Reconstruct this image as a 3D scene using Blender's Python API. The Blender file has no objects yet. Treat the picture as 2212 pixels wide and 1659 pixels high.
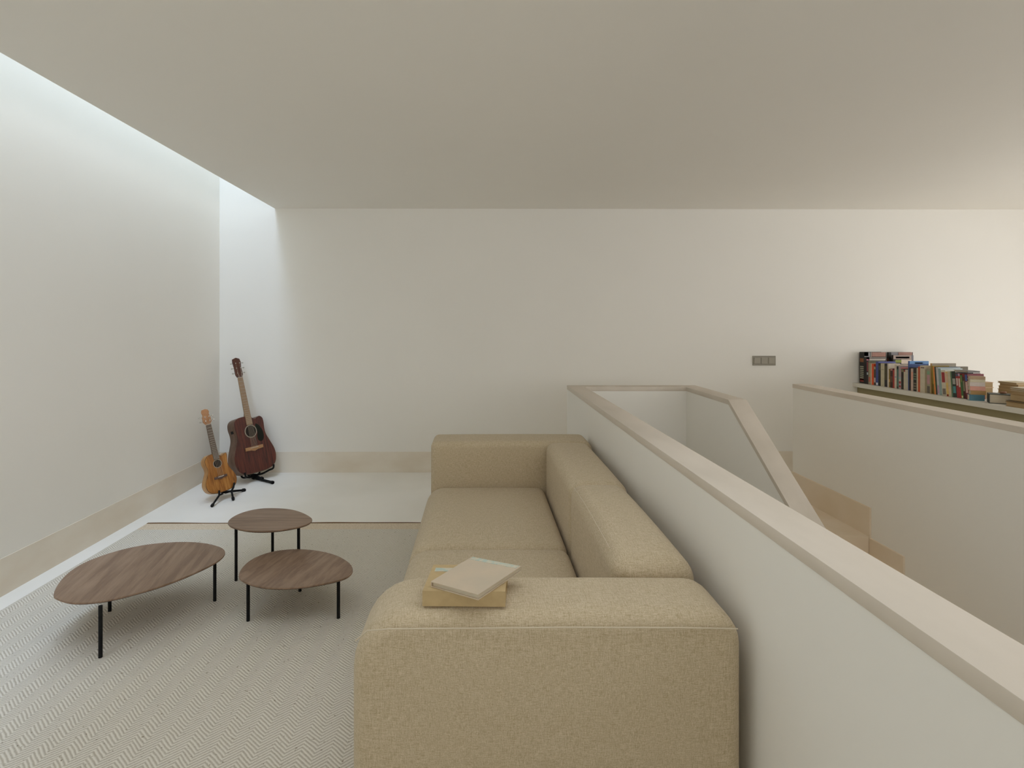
import bpy, bmesh, math, random
from mathutils import Vector, Matrix
random.seed(7)
PI = math.pi
sc = bpy.context.scene
C = sc.collection
R = math.radians

# ------------------------------------------------------------------ camera, world, lights, exposure
W_PX, H_PX, F_PX = 2212.0, 1659.0, 1160.0
VX, VY, EYE = 1036.0, 702.0, 1.38
YAW = R(0.35)
PPX = VX + F_PX * math.tan(YAW)
cam = bpy.data.cameras.new('camera')
cam.sensor_fit = 'HORIZONTAL'; cam.sensor_width = 36.0
cam.lens = 36.0 * F_PX / W_PX
cam.shift_x = (W_PX / 2 - PPX) / W_PX
cam.shift_y = (VY - H_PX / 2) / W_PX
cam.clip_start = 0.05; cam.clip_end = 60
cam_o = bpy.data.objects.new('camera', cam); C.objects.link(cam_o)
cam_o.location = (0, 0, EYE); cam_o.rotation_euler = (R(90), 0, -YAW)
sc.camera = cam_o

world = bpy.data.worlds.new('sky'); sc.world = world; world.use_nodes = True
bg = world.node_tree.nodes['Background']
bg.inputs[0].default_value = (0.86, 0.90, 0.94, 1); bg.inputs[1].default_value = 1.1

def area_light(name, loc, rot, sx, sy, power, color):
    l = bpy.data.lights.new(name, 'AREA'); l.shape = 'RECTANGLE'; l.size = sx; l.size_y = sy
    l.energy = power; l.color = color
    o = bpy.data.objects.new(name, l); C.objects.link(o); o.location = loc; o.rotation_euler = rot
    return o
# daylight through the roof slot at left, then fill at two added, unseen windows
area_light('skylight_daylight', (-2.17, 1.3, 4.45), (0, 0, 0), 0.46, 7.3, 41, (0.54, 0.72, 1.0))
area_light('added_right_fill', (6.28, 1.9, 1.25), (0, R(90), 0), 2.2, 4.0, 12, (1.0, 0.86, 0.83))
area_light('added_front_fill', (2.4, -2.58, 1.5), (R(90), 0, 0), 4.0, 1.5, 5, (1.0, 0.93, 0.86))

sc.view_settings.view_transform = 'Standard'
sc.view_settings.look = 'None'
sc.view_settings.gamma = 1.0
sc.view_settings.use_curve_mapping = False
sc.view_settings.exposure = 1.0
sc.cycles.max_bounces = 14; sc.cycles.diffuse_bounces = 10; sc.cycles.glossy_bounces = 4
sc.cycles.use_denoising = True
try:
    sc.cycles.denoiser = 'OPENIMAGEDENOISE'
    sc.cycles.denoising_input_passes = 'RGB_ALBEDO_NORMAL'
except Exception:
    pass
sc.cycles.sample_clamp_indirect = 6.0

# ------------------------------------------------------------------ pixel helpers
def ray(x, y):
    a, b = (x - PPX) / F_PX, -(y - VY) / F_PX
    c, s = math.cos(YAW), math.sin(YAW)
    return Vector((a * c + s, -a * s + c, b))
def on_z(x, y, z):
    r = ray(x, y); t = (z - EYE) / r.z
    return Vector((r.x * t, r.y * t, z))
def on_y(x, y, Y):
    r = ray(x, y); t = Y / r.y
    return Vector((r.x * t, Y, EYE + r.z * t))

# ------------------------------------------------------------------ materials
def srgb(r, g, b):
    f = lambda c: c / 12.92 if c <= 0.04045 else ((c + 0.055) / 1.055) ** 2.4
    return (f(r / 255), f(g / 255), f(b / 255), 1)
def mat(name, col, rough=0.6, metal=0.0, col2=None, scale=8.0, stretch=(1, 1, 1), detail=4.0, lo=0.35, hi=0.65,
        bump=0.0, bscale=None, spec=0.5, coat=0.0):
    m = bpy.data.materials.new(name); m.use_nodes = True
    nt = m.node_tree; N = nt.nodes; L = nt.links
    p = N['Principled BSDF']
    p.inputs['Base Color'].default_value = (*col[:3], 1)
    p.inputs['Roughness'].default_value = rough; p.inputs['Metallic'].default_value = metal
    p.inputs['Specular IOR Level'].default_value = spec
    p.inputs['Coat Weight'].default_value = coat
    tc = N.new('ShaderNodeTexCoord'); mp = N.new('ShaderNodeMapping')
    L.new(tc.outputs['Object'], mp.inputs[0]); mp.inputs['Scale'].default_value = stretch
    if col2 is not None:
        n = N.new('ShaderNodeTexNoise'); n.inputs['Scale'].default_value = scale; n.inputs['Detail'].default_value = detail
        L.new(mp.outputs[0], n.inputs['Vector'])
        cr = N.new('ShaderNodeValToRGB'); cr.color_ramp.elements[0].position = lo; cr.color_ramp.elements[1].position = hi
        cr.color_ramp.elements[0].color = (*col[:3], 1); cr.color_ramp.elements[1].color = (*col2[:3], 1)
        L.new(n.outputs[0], cr.inputs[0]); L.new(cr.outputs[0], p.inputs['Base Color'])
    if bump:
        n2 = N.new('ShaderNodeTexNoise'); n2.inputs['Scale'].default_value = bscale or scale; n2.inputs['Detail'].default_value = 3
        L.new(mp.outputs[0], n2.inputs['Vector'])
        b = N.new('ShaderNodeBump'); b.inputs['Strength'].default_value = bump; b.inputs['Distance'].default_value = 0.01
        L.new(n2.outputs[0], b.inputs['Height']); L.new(b.outputs[0], p.inputs['Normal'])
    return m

M = {}
M['wall'] = mat('white_plaster', (0.86, 0.84, 0.79), 0.9, col2=(0.85, 0.83, 0.78), scale=1.5, spec=0.2)
M['ceiling'] = mat('white_ceiling_paint', (0.85, 0.825, 0.77), 0.9, col2=(0.84, 0.815, 0.76), scale=1.0, spec=0.2)
M['floor'] = mat('pale_limestone_floor', (0.88, 0.86, 0.81), 0.55, col2=(0.84, 0.82, 0.765), scale=1.7, detail=6, lo=.4, hi=.62, spec=0.35)
M['stone'] = mat('tan_limestone', (0.81, 0.75, 0.65), 0.6, col2=(0.75, 0.67, 0.555), scale=2.6, stretch=(1, 1, 2), detail=7, lo=.42, hi=.68, spec=0.35)
M['cap'] = mat('rose_beige_limestone', (0.69, 0.62, 0.535), 0.6, col2=(0.62, 0.555, 0.47), scale=4, stretch=(1, .35, 1), detail=7, lo=.42, hi=.64, spec=0.35)
M['stair'] = mat('brown_limestone', (0.76, 0.64, 0.48), 0.6, col2=(0.81, 0.70, 0.56), scale=3, detail=6, spec=0.3)
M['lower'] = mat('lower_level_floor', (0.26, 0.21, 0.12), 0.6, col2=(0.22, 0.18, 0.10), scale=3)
M['black_metal'] = mat('black_powder_coat', (0.008, 0.008, 0.008), 0.6, col2=(0.012, 0.012, 0.012), scale=60, spec=0.15)
M['rubber'] = mat('black_rubber', (0.010, 0.010, 0.010), 0.7, spec=0.2)
M['switch'] = mat('grey_switch_plastic', srgb(160, 154, 140)[:3], 0.5)
M['switch_frame'] = mat('grey_switch_frame', srgb(150, 145, 132)[:3], 0.5)
M['glass'] = mat('glass', (1, 1, 1), 0.0)
M['glass'].node_tree.nodes['Principled BSDF'].inputs['Transmission Weight'].default_value = 1.0
M['shelf'] = mat('pale_shelf_board', (0.70, 0.67, 0.60), 0.7, col2=(0.67, 0.64, 0.57), scale=3)
M['shelf_wall'] = mat('low_wall_painted_shade', (0.31, 0.265, 0.145), 0.8)  # shade under the shelf, put into the wall's dark olive colour
M['seam'] = mat('beige_seam_thread', (0.60, 0.52, 0.39), 0.9)

def wood(name, c1, c2, c3, scale=9.0, stretch=(1, 12, 1), rot=0.0, rough=0.45, dist=1.2):
    m = bpy.data.materials.new(name); m.use_nodes = True
    nt = m.node_tree; N = nt.nodes; L = nt.links; p = N['Principled BSDF']; p.inputs['Roughness'].default_value = rough
    tc = N.new('ShaderNodeTexCoord'); m0 = N.new('ShaderNodeMapping'); m0.inputs['Rotation'].default_value = (0, 0, rot)
    mp = N.new('ShaderNodeMapping'); mp.inputs['Scale'].default_value = stretch
    L.new(tc.outputs['Object'], m0.inputs[0]); L.new(m0.outputs[0], mp.inputs[0])
    n = N.new('ShaderNodeTexNoise'); n.inputs['Scale'].default_value = scale; n.inputs['Detail'].default_value = 7
    n.inputs['Distortion'].default_value = dist; L.new(mp.outputs[0], n.inputs['Vector'])
    n2 = N.new('ShaderNodeTexNoise'); n2.inputs['Scale'].default_value = scale * 7; n2.inputs['Detail'].default_value = 4
    L.new(mp.outputs[0], n2.inputs['Vector'])
    mx = N.new('ShaderNodeMath'); mx.operation = 'MULTIPLY_ADD'; mx.inputs[1].default_value = 0.3
    L.new(n2.outputs[0], mx.inputs[0]); L.new(n.outputs[0], mx.inputs[2])
    cr = N.new('ShaderNodeValToRGB'); e = cr.color_ramp.elements
    e[0].position = 0.50; e[0].color = (*c1, 1); e[1].position = 0.82; e[1].color = (*c3, 1)
    k = e.new(0.64); k.color = (*c2, 1)
    L.new(mx.outputs[0], cr.inputs[0]); L.new(cr.outputs[0], p.inputs['Base Color'])
    return m
WAL = ((0.185, 0.113, 0.070), (0.24, 0.153, 0.098), (0.30, 0.20, 0.133))
M['walnut_a'] = wood('walnut_veneer_diagonal', *WAL, scale=4.2, stretch=(8, .7, 1), rot=R(-11), dist=0.35)
M['walnut_b'] = wood('walnut_veneer_swirled', *WAL, scale=3.4, stretch=(7, 1.1, 1), rot=R(13), dist=1.3)
M['walnut_c'] = wood('walnut_veneer_straight', *WAL, scale=3.6, stretch=(.8, 9, 1), rot=R(0), dist=0.3)
M['walnut_edge'] = mat('walnut_edge', (0.125, 0.062, 0.033), 0.5, col2=(0.10, 0.05, 0.028), scale=30)
M['mahogany'] = wood('red_mahogany', (0.040, 0.009, 0.006), (0.085, 0.017, 0.011), (0.13, 0.027, 0.016), scale=5, stretch=(14, 1, 1), rough=0.35, dist=0.3)
M['mahogany_side'] = wood('brown_mahogany_side', (0.10, 0.055, 0.035), (0.14, 0.08, 0.05), (0.17, 0.10, 0.07), scale=5, stretch=(3, 3, 1), rough=0.4, dist=0.3)
M['koa'] = wood('honey_koa', (0.22, 0.075, 0.012), (0.36, 0.135, 0.022), (0.47, 0.21, 0.045), scale=6, stretch=(11, 1, 1), rough=0.35, dist=0.5)
M['koa_side'] = wood('light_koa_side', (0.36, 0.17, 0.05), (0.46, 0.24, 0.08), (0.55, 0.31, 0.12), scale=5, stretch=(3, 3, 1), rough=0.4, dist=0.3)
M['pale_fret'] = mat('pale_maple_fretboard', (0.36, 0.22, 0.12), 0.5, col2=(0.42, 0.27, 0.15), scale=20)
M['dark_fret'] = mat('grey_brown_fretboard', (0.11, 0.075, 0.055), 0.5, col2=(0.14, 0.10, 0.07), scale=20)
M['fret'] = mat('nickel_fret', (0.55, 0.52, 0.47), 0.3, metal=0.8)
M['chrome'] = mat('chrome', (0.7, 0.7, 0.68), 0.2, metal=1.0)
M['neck_wood'] = mat('neck_wood', (0.20, 0.13, 0.07), 0.5, col2=(0.25, 0.16, 0.09), scale=20)
M['head_dark'] = mat('dark_red_headstock', (0.075, 0.022, 0.014), 0.35, col2=(0.11, 0.035, 0.02), scale=30)
M['head_light'] = mat('orange_headstock', (0.42, 0.19, 0.075), 0.4, col2=(0.50, 0.26, 0.13), scale=30)
M['bridge_tan'] = mat('tan_bridge_wood', (0.38, 0.19, 0.075), 0.5, col2=(0.45, 0.24, 0.11), scale=30)
M['bridge_dark'] = mat('dark_bridge_wood', (0.085, 0.045, 0.035), 0.5, col2=(0.12, 0.07, 0.055), scale=30)
M['hole'] = mat('soundbox_painted_shade', (0.018, 0.011, 0.006), 0.9)  # shade inside the soundbox, painted on a flat disc
M['pick'] = mat('black_pickguard', (0.008, 0.010, 0.006), 0.4, spec=0.2)
M['bone'] = mat('bone_saddle', (0.6, 0.52, 0.42), 0.5)
M['string'] = mat('string_metal', (0.42, 0.34, 0.26), 0.4, metal=0.5)
M['rosette'] = mat('cream_rosette', (0.34, 0.29, 0.22), 0.5)
M['binding'] = mat('dark_binding', (0.06, 0.028, 0.012), 0.4)
M['paper'] = mat('cream_pages', (0.62, 0.55, 0.43), 0.9, col2=(0.54, 0.47, 0.35), scale=6, stretch=(1, 1, 60))
M['paper_tan'] = mat('shade_tinted_pages', (0.44, 0.315, 0.17), 0.9, col2=(0.37, 0.26, 0.13), scale=6, stretch=(1, 1, 60))  # page edges in warm shade, the shade put into the tan
M['paper_v'] = mat('cream_pages_upright', (0.62, 0.56, 0.46), 0.9, col2=(0.54, 0.48, 0.38), scale=6, stretch=(1, 60, 1))

def fabric():
    m = bpy.data.materials.new('oatmeal_woven_fabric'); m.use_nodes = True
    nt = m.node_tree; N = nt.nodes; L = nt.links; p = N['Principled BSDF']
    p.inputs['Roughness'].default_value = 0.95; p.inputs['Specular IOR Level'].default_value = 0.15
    p.inputs['Sheen Weight'].default_value = 0.12
    tc = N.new('ShaderNodeTexCoord'); outs = []
    for st in ((55, 55, 620), (620, 55, 55), (55, 620, 55), (330, 330, 330)):
        mp = N.new('ShaderNodeMapping'); mp.inputs['Scale'].default_value = st; L.new(tc.outputs['Object'], mp.inputs[0])
        n = N.new('ShaderNodeTexNoise'); n.inputs['Scale'].default_value = 1; n.inputs['Detail'].default_value = 2
        L.new(mp.outputs[0], n.inputs['Vector']); outs.append(n.outputs[0])
    sx = N.new('ShaderNodeSeparateXYZ'); L.new(tc.outputs['Normal'], sx.inputs[0])
    def mth(op, a, b):
        n = N.new('ShaderNodeMath'); n.operation = op
        for i, v in enumerate((a, b)):
            if isinstance(v, (int, float)): n.inputs[i].default_value = v
            else: L.new(v, n.inputs[i])
        return n.outputs[0]
    def mix(f, a, b):
        n = N.new('ShaderNodeMix'); n.data_type = 'FLOAT'; L.new(f, n.inputs[0]); L.new(a, n.inputs[2]); L.new(b, n.inputs[3]); return n.outputs[0]
    fz = mth('GREATER_THAN', mth('ABSOLUTE', sx.outputs[2], 0), .7)
    fx = mth('GREATER_THAN', mth('ABSOLUTE', sx.outputs[0], 0), .7)
    a = mix(fz, outs[0], outs[2]); b = mix(fx, outs[1], outs[2])
    c = mth('MULTIPLY', mth('ADD', mth('ADD', a, b), outs[3]), 1 / 3)
    cr = N.new('ShaderNodeValToRGB'); e = cr.color_ramp.elements
    e[0].position = 0.38; e[0].color = (0.42, 0.335, 0.205, 1); e[1].position = 0.62; e[1].color = (0.64, 0.54, 0.395, 1)
    L.new(c, cr.inputs[0]); L.new(cr.outputs[0], p.inputs['Base Color'])
    bp = N.new('ShaderNodeBump'); bp.inputs['Strength'].default_value = 0.3; bp.inputs['Distance'].default_value = 0.003
    L.new(c, bp.inputs['Height']); L.new(bp.outputs[0], p.inputs['Normal'])
    return m
M['fabric'] = fabric()

def rug_mat():
    m = bpy.data.materials.new('herringbone_wool'); m.use_nodes = True
    nt = m.node_tree; N = nt.nodes; L = nt.links; p = N['Principled BSDF']
    p.inputs['Roughness'].default_value = 1.0; p.inputs['Specular IOR Level'].default_value = 0.1
    tc = N.new('ShaderNodeTexCoord')
    wob = N.new('ShaderNodeTexNoise'); wob.inputs['Scale'].default_value = 14; L.new(tc.outputs['Object'], wob.inputs['Vector'])
    sep = N.new('ShaderNodeSeparateXYZ'); L.new(tc.outputs['Object'], sep.inputs[0])
    def math_(op, a, b=None, c=None):
        n = N.new('ShaderNodeMath'); n.operation = op
        for i, v in enumerate((a, b, c)):
            if v is None: continue
            if isinstance(v, (int, float)): n.inputs[i].default_value = v
            else: L.new(v, n.inputs[i])
        return n.outputs[0]
    x = math_('MULTIPLY_ADD', wob.outputs[0], 0.010, sep.outputs[0])
    y = math_('MULTIPLY_ADD', wob.outputs[0], 0.006, sep.outputs[1])
    tri = math_('PINGPONG', x, 0.0475)
    ph = math_('DIVIDE', math_('ADD', y, math_('MULTIPLY', tri, 0.85)), 0.0145)
    w = math_('SINE', math_('MULTIPLY', ph, 2 * PI))
    w = math_('MULTIPLY_ADD', w, 0.5, 0.5)
    nn = N.new('ShaderNodeTexNoise'); nn.inputs['Scale'].default_value = 260; nn.inputs['Detail'].default_value = 2
    L.new(tc.outputs['Object'], nn.inputs['Vector'])
    ns = N.new('ShaderNodeTexNoise'); ns.inputs['Scale'].default_value = 85; ns.inputs['Detail'].default_value = 2
    L.new(tc.outputs['Object'], ns.inputs['Vector'])
    v = math_('ADD', math_('MULTIPLY', w, 0.6), math_('MULTIPLY', nn.outputs[0], 0.5))
    cr = N.new('ShaderNodeValToRGB'); e = cr.color_ramp.elements
    e[0].position = 0.18; e[0].color = (0.46, 0.415, 0.335, 1); e[1].position = 0.72; e[1].color = (0.75, 0.71, 0.63, 1)
    L.new(v, cr.inputs[0])
    cs = N.new('ShaderNodeValToRGB'); e = cs.color_ramp.elements
    e[0].position = 0.22; e[0].color = (0.34, 0.30, 0.22, 1); e[1].position = 0.33; e[1].color = (1, 1, 1, 1)
    L.new(ns.outputs[0], cs.inputs[0])
    mx = N.new('ShaderNodeMix'); mx.data_type = 'RGBA'; mx.blend_type = 'MULTIPLY'; mx.inputs[0].default_value = 1.0
    L.new(cr.outputs[0], mx.inputs[6]); L.new(cs.outputs[0], mx.inputs[7]); L.new(mx.outputs[2], p.inputs['Base Color'])
    bp = N.new('ShaderNodeBump'); bp.inputs['Strength'].default_value = 0.6; bp.inputs['Distance'].default_value = 0.004
    L.new(v, bp.inputs['Height']); L.new(bp.outputs[0], p.inputs['Normal'])
    return m
M['rug'] = rug_mat()
M['rug_end'] = mat('flat_woven_rug_end', (0.58, 0.48, 0.35), 1.0, col2=(0.78, 0.68, 0.54), scale=220, detail=2, bump=0.4, bscale=300, spec=0.1)
M['rug_bind'] = mat('brown_rug_binding', (0.17, 0.09, 0.04), 1.0, spec=0.1)

# ------------------------------------------------------------------ mesh helpers
def finish(bm, name, m, parent=None, smooth=False, angle=None):
    bmesh.ops.recalc_face_normals(bm, faces=bm.faces[:])
    me = bpy.data.meshes.new(name); bm.to_mesh(me); bm.free()
    o = bpy.data.objects.new(name, me); C.objects.link(o)
    me.materials.append(m)
    if smooth:
        for f in me.polygons: f.use_smooth = True
        if angle is not None:
            try: me.set_sharp_from_angle(angle=angle)
            except Exception: pass
    if parent is not None: o.parent = parent
    return o
def add_box(bm, x0, x1, y0, y1, z0, z1, bevel=0.0, seg=2):
    b = bmesh.new()
    vs = [b.verts.new((x, y, z)) for z in (z0, z1) for y in (y0, y1) for x in (x0, x1)]
    for f in ((0, 1, 3, 2), (4, 6, 7, 5), (0, 4, 5, 1), (2, 3, 7, 6), (0, 2, 6, 4), (1, 5, 7, 3)):
        b.faces.new([vs[i] for i in f])
    if bevel:
        bmesh.ops.bevel(b, geom=b.edges[:], offset=bevel, segments=seg, profile=0.5, affect='EDGES')
    t = bpy.data.meshes.new('t'); b.to_mesh(t); b.free(); bm.from_mesh(t); bpy.data.meshes.remove(t)
def boxes(name, m, lst, parent=None, bevel=0.0, smooth=False):
    bm = bmesh.new()
    for b in lst: add_box(bm, *b, bevel=bevel)
    return finish(bm, name, m, parent, smooth, R(40) if smooth else None)
def prism(name, m, pts, axis, a0, a1, parent=None, bevel=0.0):
    """polygon pts (2-D) extruded along axis ('x': pts=(y,z); 'y': pts=(x,z); 'z': pts=(x,y))"""
    bm = bmesh.new()
    f3 = {'x': lambda p, a: (a, p[0], p[1]), 'y': lambda p, a: (p[0], a, p[1]), 'z': lambda p, a: (p[0], p[1], a)}[axis]
    A = [bm.verts.new(f3(p, a0)) for p in pts]; B = [bm.verts.new(f3(p, a1)) for p in pts]
    bm.faces.new(A); bm.faces.new(B[::-1])
    n = len(pts)
    for i in range(n): bm.faces.new((A[i], A[(i + 1) % n], B[(i + 1) % n], B[i]))
    if bevel:
        es = [e for e in bm.edges if (e.verts[0] in A) == (e.verts[1] in A)]
        bmesh.ops.recalc_face_normals(bm, faces=bm.faces[:])
        bmesh.ops.bevel(bm, geom=es, offset=bevel, segments=2, profile=0.5, affect='EDGES')
    return finish(bm, name, m, parent, bool(bevel), R(35) if bevel else None)
def add_tube(bm, pts, rad, n=10, caps=True):
    pts = [Vector(p) for p in pts]
    rads = rad if isinstance(rad, (list, tuple)) else [rad] * len(pts)
    rings = []; prev = None
    for i, p in enumerate(pts):
        d = (pts[min(i + 1, len(pts) - 1)] - pts[max(i - 1, 0)]).normalized()
        u = prev - d * prev.dot(d) if prev is not None else d.orthogonal()
        u.normalize(); prev = u; v = d.cross(u)
        rings.append([bm.verts.new(p + (u * math.cos(2 * PI * k / n) + v * math.sin(2 * PI * k / n)) * rads[i]) for k in range(n)])
    for a, b in zip(rings, rings[1:]):
        for k in range(n): bm.faces.new((a[k], a[(k + 1) % n], b[(k + 1) % n], b[k]))
    if caps: bm.faces.new(rings[0][::-1]); bm.faces.new(rings[-1])
def tube(name, m, pts, rad, parent=None, n=10):
    bm = bmesh.new(); add_tube(bm, pts, rad, n)
    return finish(bm, name, m, parent, True, R(50))
def catmull(P, k=6, closed=True):
    out = []; n = len(P)
    rng = range(n) if closed else range(n - 1)
    for i in rng:
        if closed: p0, p1, p2, p3 = P[i - 1], P[i], P[(i + 1) % n], P[(i + 2) % n]
        else: p0, p1, p2, p3 = P[max(i - 1, 0)], P[i], P[i + 1], P[min(i + 2, n - 1)]
        for j in range(k):
            t = j / k
            out.append(tuple(0.5 * ((2 * b) + (-a + c) * t + (2 * a - 5 * b + 4 * c - d) * t * t + (-a + 3 * b - 3 * c + d) * t ** 3)
                             for a, b, c, d in zip(p0, p1, p2, p3)))
    if not closed: out.append(tuple(P[-1]))
    return out
def thing(name, label, cat, loc=(0, 0, 0), rot=(0, 0, 0), group=None):
    o = bpy.data.objects.new(name, None); C.objects.link(o); o.empty_display_size = 0.05
    o.location = loc; o.rotation_euler = rot; o['label'] = label; o['category'] = cat
    if group: o['group'] = group
    return o
def struct(o, label=None):
    o['kind'] = 'structure'
    if label: o['label'] = label
    return o

# ------------------------------------------------------------------ the room
XL, YB, ZC = -2.43, 5.033, 2.469
YF, XR = -2.7, 6.2                      # front wall behind the camera, far right wall
SLOT = -1.915                            # edge of the ceiling slab along the roof slot
PXL, PXR = 0.697, 0.815                  # long parapet
PY0, PY1 = 4.15, 4.27                    # rear parapet across the void
SX0, SX1 = 1.60, 1.715                   # sloping parapet
QX0, QX1 = 2.553, 2.68                   # right parapet
HP, CT = 0.90, 0.032                     # parapet height, cap thickness
YC = -1.2                                # where the void ends behind the camera
Z0 = -2.6
TOP = 4.6
RL = (-1.25, 2.3, .62, 1.74)            # unseen roof light, added over the near sofa end for fill from above

struct(boxes('floor', M['floor'], [
    (XL - .2, PXL, YF, YB, -.3, 0), (PXL, XR, PY1, YB, -.3, 0), (PXL, XR, YF, YC, -.3, 0),
    (QX1, XR, YC, PY1, -.3, 0)]), 'pale limestone floor around the stair void')
struct(boxes('floor_landing', M['stair'], [(SX1, QX0, 3.51, PY1, -.3, 0)]), 'brown limestone landing at the head of the stairs')
struct(boxes('ceiling', M['ceiling'], [(SLOT, RL[0], YF - .2, YB, ZC, ZC + .42), (RL[1], XR + .2, YF - .2, YB, ZC, ZC + .42),
    (RL[0], RL[1], YF - .2, RL[2], ZC, ZC + .42), (RL[0], RL[1], RL[3], YB, ZC, ZC + .42)]), 'flat white ceiling ending in a roof slot at left')
struct(boxes('wall_left', M['wall'], [(XL - .2, XL, YF - .2, YB + .2, 0, TOP)]), 'white left wall washed by skylight')
struct(boxes('wall_back', M['wall'], [(XL, XR + .2, YB, YB + .2, -.3, TOP)]), 'white back wall')
struct(boxes('wall_slot', M['wall'], [(SLOT, SLOT + .15, YF - .2, YB, ZC + .42, TOP)]), 'upstand wall of the roof slot')
wx, wz0, wz1 = (-.1, 3.9), 0.15, 2.3  # out-of-view window opening, added to bring fill from the right
struct(boxes('wall_right', M['wall'], [(XR, XR + .2, YF, wx[0], 0, ZC), (XR, XR + .2, wx[1], YB, 0, ZC),
    (XR, XR + .2, wx[0], wx[1], 0, wz0), (XR, XR + .2, wx[0], wx[1], wz1, ZC)]), 'white right wall with an added, unseen window opening')
struct(boxes('wall_front', M['wall'], [(XL, .35, YF - .2, YF, 0, TOP), (4.45, XR, YF - .2, YF, 0, ZC),
    (.35, 4.45, YF - .2, YF, 0, .7), (.35, 4.45, YF - .2, YF, 2.3, ZC)]), 'white wall behind the camera')
w1 = struct(boxes('added_window_1', M['switch'], [(XR + .05, XR + .10, wx[0], wx[1], wz0, wz0 + .05), (XR + .05, XR + .10, wx[0], wx[1], wz1 - .05, wz1),
    (XR + .05, XR + .10, wx[0], wx[0] + .05, wz0, wz1), (XR + .05, XR + .10, wx[1] - .05, wx[1], wz0, wz1)]), 'added, unseen window frame in the right wall')
w2 = struct(boxes('added_window_2', M['switch'], [(.35, 4.45, YF - .12, YF - .07, .7, .75), (.35, 4.45, YF - .12, YF - .07, 2.25, 2.3),
    (.35, .4, YF - .12, YF - .07, .7, 2.3), (4.4, 4.45, YF - .12, YF - .07, .7, 2.3)]), 'added, unseen window frame in the wall behind the camera')  # opening behind the camera is added for fill
struct(boxes('wall_added_rooflight', M['wall'], [(RL[0] - .1, RL[0], RL[2] - .1, RL[3] + .1, ZC + .42, 3.0), (RL[1], RL[1] + .1, RL[2] - .1, RL[3] + .1, ZC + .42, 3.0),
    (RL[0], RL[1], RL[2] - .1, RL[2], ZC + .42, 3.0), (RL[0], RL[1], RL[3], RL[3] + .1, ZC + .42, 3.0)]), 'upstand walls of the added, unseen roof light')
w3 = struct(boxes('window_3', M['switch'], [(XL, XL + .02, YF, YB, TOP - .03, TOP), (SLOT - .02, SLOT, YF, YB, TOP - .03, TOP)]), 'skylight frame on top of the roof slot')

# baseboards
struct(boxes('baseboard_left', M['stone'], [(XL, XL + .003, YF, YB, 0, .193)]), 'tan stone baseboard along the left wall')
struct(boxes('baseboard_back', M['stone'], [(XL + .003, XR, YB - .003, YB, 0, .193)]), 'tan stone baseboard along the back wall')

# parapets: white walls and their stone caps
struct(boxes('wall_parapet_left', M['wall'], [(PXL, PXR, YC, PY1, Z0, HP - CT)]), 'long white parapet wall beside the sofa')
struct(boxes('wall_parapet_back', M['wall'], [(PXR, SX0, PY0, PY1, Z0, HP - CT)]), 'short white parapet wall across the far end of the void')
yb, sl = 3.442, 0.67
ye = -0.2; ze = HP - sl * (yb - ye)
struct(prism('wall_parapet_stair', M['wall'], [(PY1, Z0), (PY1, HP - CT), (yb, HP - CT), (ye, ze - CT), (ye, Z0)], 'x', SX0, SX1), 'white stair parapet wall sloping down with the stairs')
struct(boxes('wall_parapet_right', M['wall'], [(QX0, QX1, YC, 4.363, Z0, HP - CT)]), 'white parapet wall on the right side of the stairs')
struct(boxes('wall_void_front', M['wall'], [(PXR, QX0, YC - .12, YC, Z0, HP - CT)]), 'parapet wall closing the void behind the camera')
e = 0.002
struct(prism('trim_1', M['cap'], [(PXL - e, YC), (PXR + e, YC), (PXR + e, PY0 - e), (SX0 - e, PY0 - e), (SX0 - e, yb), (SX1 + e, yb), (SX1 + e, PY1 + e), (PXL - e, PY1 + e)],
    'z', HP - CT, HP, bevel=.002), 'rose beige stone cap on the long and rear parapets')
struct(prism('trim_2', M['cap'], [(yb, HP - CT), (yb, HP), (ye, ze), (ye, ze - CT)], 'x', SX0 - e, SX1 + e, bevel=.002), 'rose beige stone cap running down the sloping stair parapet')
struct(boxes('trim_3', M['cap'], [(QX0 - e, QX1 + e, YC, 4.363 + e, HP - CT, HP)], bevel=.002), 'pale stone cap on the right parapet')

# stairs with their stepped plinth
N_ST, RUN, RIS = 12, .276, .19
pts = []
yy, zz = 3.49, 0.0
pl = []
sp = [(3.51, -.0003), (3.488, -.0003)]
for i in range(N_ST):
    zz -= RIS; sp.append((yy - .002, zz)); yy -= RUN; sp.append((yy - .002, zz))
poly = sp + [(yy, zz - .25), (3.51, -.55)]
st = prism('staircase', M['stair'], poly, 'x', SX1 + .003, QX0 - .014)
st['label'] = 'brown limestone stair flight going down behind the parapets'; st['category'] = 'stairs'
pp = [(4.363, 0), (4.363, .187), (3.484, .187)]
yy, zz = 3.484, .187
for i in range(N_ST):
    zz -= .197 if i == 0 else RIS; pp.append((yy, zz)); yy -= RUN; pp.append((yy, zz))
low = [(3.49, 0)]
yy, zz = 3.49, 0.0
for i in range(N_ST):
    zz -= RIS; low.append((yy, zz)); yy -= RUN; low.append((yy, zz))
pp[-1] = (low[-1][0], pp[-1][1]); low[0] = (3.49, -.0005)
struct(prism('trim_4', M['stair'], pp + low[::-1], 'x', QX0 - .012, QX0), 'stepped stone plinth along the right stair wall')
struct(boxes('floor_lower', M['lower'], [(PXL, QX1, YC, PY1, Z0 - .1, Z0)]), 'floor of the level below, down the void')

# switch plate on the back wall
sw = thing('light_switch', 'grey three-gang light switch plate on the back wall', 'light switch', (2.672, YB, 1.045))
boxes('switch_plate', M['switch_frame'], [(-.108, .108, -.009, 0, -.045, .045)], sw, bevel=.002)
for k in (-1, 0, 1):
    boxes('rocker', M['switch'], [(k * .069 - .029, k * .069 + .029, -.014, -.0085, -.029, .029)], sw, bevel=.002)

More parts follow.
